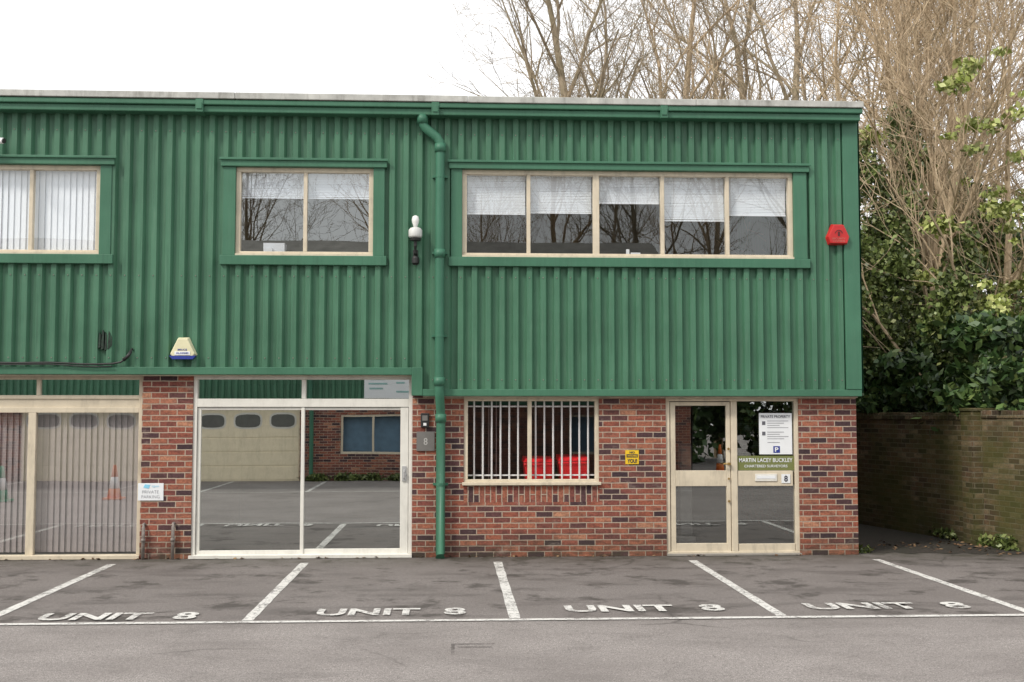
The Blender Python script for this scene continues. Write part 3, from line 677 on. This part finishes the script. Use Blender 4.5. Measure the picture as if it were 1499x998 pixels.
def leafmat(name,stops,rough=.45):
    t=NT(name); g=t.n('ShaderNodeNewGeometry'); col=t.ramp(g.outputs['Random Per Island'],stops)
    pat=t.noise(.9,2); col=t.mix(.7,col,t.ramp(pat,[(.35,.32),(.65,.72)]),'OVERLAY')
    return t.fin(t.pbsdf(col,rough,spec=.5))
F_dark=leafmat('dark_evergreen_leaf',[(0,(.02,.045,.014)),(.5,(.05,.10,.028)),(.85,(.10,.16,.045)),(1,(.17,.22,.07))])
F_ivy=leafmat('ivy_leaf',[(0,(.045,.065,.018)),(.5,(.11,.15,.04)),(.85,(.19,.24,.07)),(1,(.28,.30,.12))])
F_lite=leafmat('sunlit_leaf',[(0,(.16,.20,.04)),(.6,(.32,.37,.10)),(1,(.5,.5,.22))])  # evergreen leaf with bright sunlight put into its yellow-green colour
F_litter=leafmat('dead_leaf',[(0,(.06,.035,.02)),(.6,(.16,.09,.045)),(1,(.28,.19,.1))],.8)
def leaves(name,C,n,size,mat,elong=1.7,flat=False):
    C=np.array(C,float); w=C[:,3]*C[:,4]*C[:,5]; w=w/w.sum(); idx=rng.choice(len(C),n,p=w)
    d=rng.normal(size=(n,3)); d/=np.linalg.norm(d,axis=1)[:,None]; r=rng.random(n)**(1/1.9)*(1+.35*rng.random(n)**3)
    p=C[idx,:3]+d*r[:,None]*C[idx,3:6]
    a_=rng.normal(size=(n,3)); 
    if flat: a_[:,2]*=.15
    a_/=np.linalg.norm(a_,axis=1)[:,None]; b_=rng.normal(size=(n,3))
    if flat: b_[:,2]*=.15
    b_-=a_*(a_*b_).sum(1)[:,None]; b_/=np.linalg.norm(b_,axis=1)[:,None]
    s_=size*(.6+.8*rng.random(n))[:,None]
    if flat: p[:,2]=np.abs(p[:,2])*.5+.012
    v=np.stack([p-a_*s_*elong/2,p+b_*s_*.5,p+a_*s_*elong/2,p-b_*s_*.5],1).reshape(-1,3)
    me=bpy.data.meshes.new(name); me.vertices.add(4*n); me.vertices.foreach_set('co',v.ravel()); me.loops.add(4*n); me.loops.foreach_set('vertex_index',np.arange(4*n,dtype=np.int32))
    me.polygons.add(n); me.polygons.foreach_set('loop_start',np.arange(0,4*n,4,dtype=np.int32)); me.polygons.foreach_set('loop_total',np.full(n,4,dtype=np.int32)); me.update(calc_edges=True)
    me.materials.append(mat); o=bpy.data.objects.new(name,me); COL.objects.link(o); return o
U=random.uniform
C=[]
for i in range(130):
    y=U(.8,11); x=7.9-.2*y+U(.4,6.5); z=U(1.5,3.4); r=U(.3,.6); C.append((x,y,z,r,r,r*.6))
for i in range(44):
    y=U(.5,9); x=7.84-.2*(y-.18)+U(.1,.6); r=U(.2,.4); C.append((x,y,U(1.85,2.9),r,r,r*.7))
leaves('laurel_hedge',C,66000,.088,F_dark,2.0)
C=[]
for i in range(80):
    x=U(7.5,17);y=U(10,17);r=U(.5,1.1); C.append((x,y,U(1,6.6),r,r,r))
leaves('background_evergreens',C,34000,.14,F_dark)
C=[]
for (x,y,h) in ((7.5,4.6,4.6),(7.7,5.8,7.2),(8.3,6.0,6.6),(8.7,7.6,7.4),(9.4,4.5,5.2),(9.4,8.0,8.0),(10.8,7.5,6.0),(11.9,4,4.8),(10.6,11,8.5),(8.7,4.0,4.2),(9.9,3.2,4.0),(8.9,15,9)):
    z=1.4
    while z<h:
        r=U(.15,.5); C.append((x+U(-.45,.45),y+U(-.4,.4),z,r,r,r*1.2)); z+=U(.2,.7)
leaves('ivy_on_trunks',C,50000,.078,F_ivy,1.2)
C=[]
for i in range(22): r=U(.1,.28); C.append((U(8.2,9.8),U(2,3.8),U(5.0,8.0),r,r,r*.5))
for i in range(34): r=U(.12,.36); C.append((U(8.4,12),U(2,6),U(3.2,6.0),r,r,r*.5))
for i in range(30): r=U(.2,.5); C.append((U(7.8,13),U(7,12),U(3.5,7.5),r,r,r*.6))
leaves('holly_sprays',C,11000,.07,F_lite)
C=[(5.62,.25,.03,.14,.12,.06),(7.72,.5,.08,.15,.3,.12),(7.65,1.0,.05,.12,.25,.1),(7.5,2.0,.06,.1,.4,.1),(7.85,-.4,.04,.1,.3,.06)]
leaves('wall_foot_weeds',C,700,.05,F_ivy)
C=[(6.6,.9,0,1.0,.8,.02),(7.4,.6,0,.35,1.2,.02),(7.75,-1.0,0,.15,1.5,.02)]; leaves('fallen_leaves',C,170,.04,F_litter,1.4,True)
C=[(-7+i*.6,-.05,0,.3,.05,.02) for i in range(20)]; leaves('fallen_leaves',C,140,.035,F_litter,1.4,True)
C=[(x,YO+.25,.08,.35,.12,.12) for x in (-3.8,-3.0,-2.3,-1.5,.2,3.0,4.4)]; leaves('opposite_weeds',C,2500,.07,F_ivy)
C=[(U(7,19),U(-36,-29),U(.5,5),1.1,1.1,1.1) for i in range(50)]; leaves('far_shrubbery',C,12000,.22,F_dark)
# bank behind the passage
t=NT('woodland_bank'); n=t.noise(3,5,.75); M_bank=t.fin(t.pbsdf(t.ramp(n,[(.3,(.02,.02,.01)),(.55,(.06,.05,.03)),(.75,(.10,.09,.05))]),.95))
N=40; v=[];f=[]
for j in range(N+1):
    for i in range(N+1):
        x=-10+i*1.6; y=13.5+j*1.1; e=min(1,max(0,(y-13.5)/14)); s_=min(1,max(0,(x-5)/8)); z=-.1+4.2*(e*e*(3-2*e))*(.15+.85*s_)+.25*math.sin(x*1.3+y)*e
        v.append((x,y,z))
for j in range(N):
    for i in range(N): a_=j*(N+1)+i; f.append((a_,a_+1,a_+N+2,a_+N+1))
me=bpy.data.meshes.new('hillside'); me.from_pydata(v,[],f); me.materials.append(M_bank)
for p in me.polygons: p.use_smooth=True
o=bpy.data.objects.new('hillside',me); COL.objects.link(o)

# ------------------------------------------------------------------ world, sun, camera
SE=math.radians(44); AZ=math.radians(50)   # sun azimuth from -Y towards -X
w=bpy.data.worlds.new('World'); sc.world=w; w.use_nodes=True; nt_=w.node_tree; nt_.nodes.clear()
sky=nt_.nodes.new('ShaderNodeTexSky'); sky.sky_type='NISHITA'; sky.sun_disc=False; sky.sun_elevation=SE; sky.sun_rotation=math.pi+AZ
mx=nt_.nodes.new('ShaderNodeMix'); mx.data_type='RGBA'; mx.inputs[0].default_value=.88; mx.inputs[7].default_value=(14.6,14.6,14.7,1)
bg=nt_.nodes.new('ShaderNodeBackground'); bg.inputs[1].default_value=.1; ow=nt_.nodes.new('ShaderNodeOutputWorld')
nt_.links.new(sky.outputs[0],mx.inputs[6]); nt_.links.new(mx.outputs[2],bg.inputs[0]); nt_.links.new(bg.outputs[0],ow.inputs[0])
sl=bpy.data.lights.new('sun','SUN'); sl.energy=2.6; sl.angle=math.radians(10); sl.color=(1,.94,.84); so=bpy.data.objects.new('sun',sl); COL.objects.link(so)
dirv=Vector((-math.sin(AZ)*math.cos(SE),-math.cos(AZ)*math.cos(SE),math.sin(SE)))
so.rotation_euler=dirv.to_track_quat('Z','Y').to_euler(); so.location=dirv*30
cam=bpy.data.cameras.new('camera'); co=bpy.data.objects.new('camera',cam); COL.objects.link(co); sc.camera=co
cam.sensor_width=36; cam.lens=36*1700/1499; cam.clip_end=600; cam.clip_start=.05
co.location=(0,-15.5,1.887); co.rotation_euler=(math.pi/2+math.atan(107/1700),0,-math.atan(88/1700))
sc.view_settings.view_transform='Standard'; sc.view_settings.look='None'; sc.view_settings.exposure=0
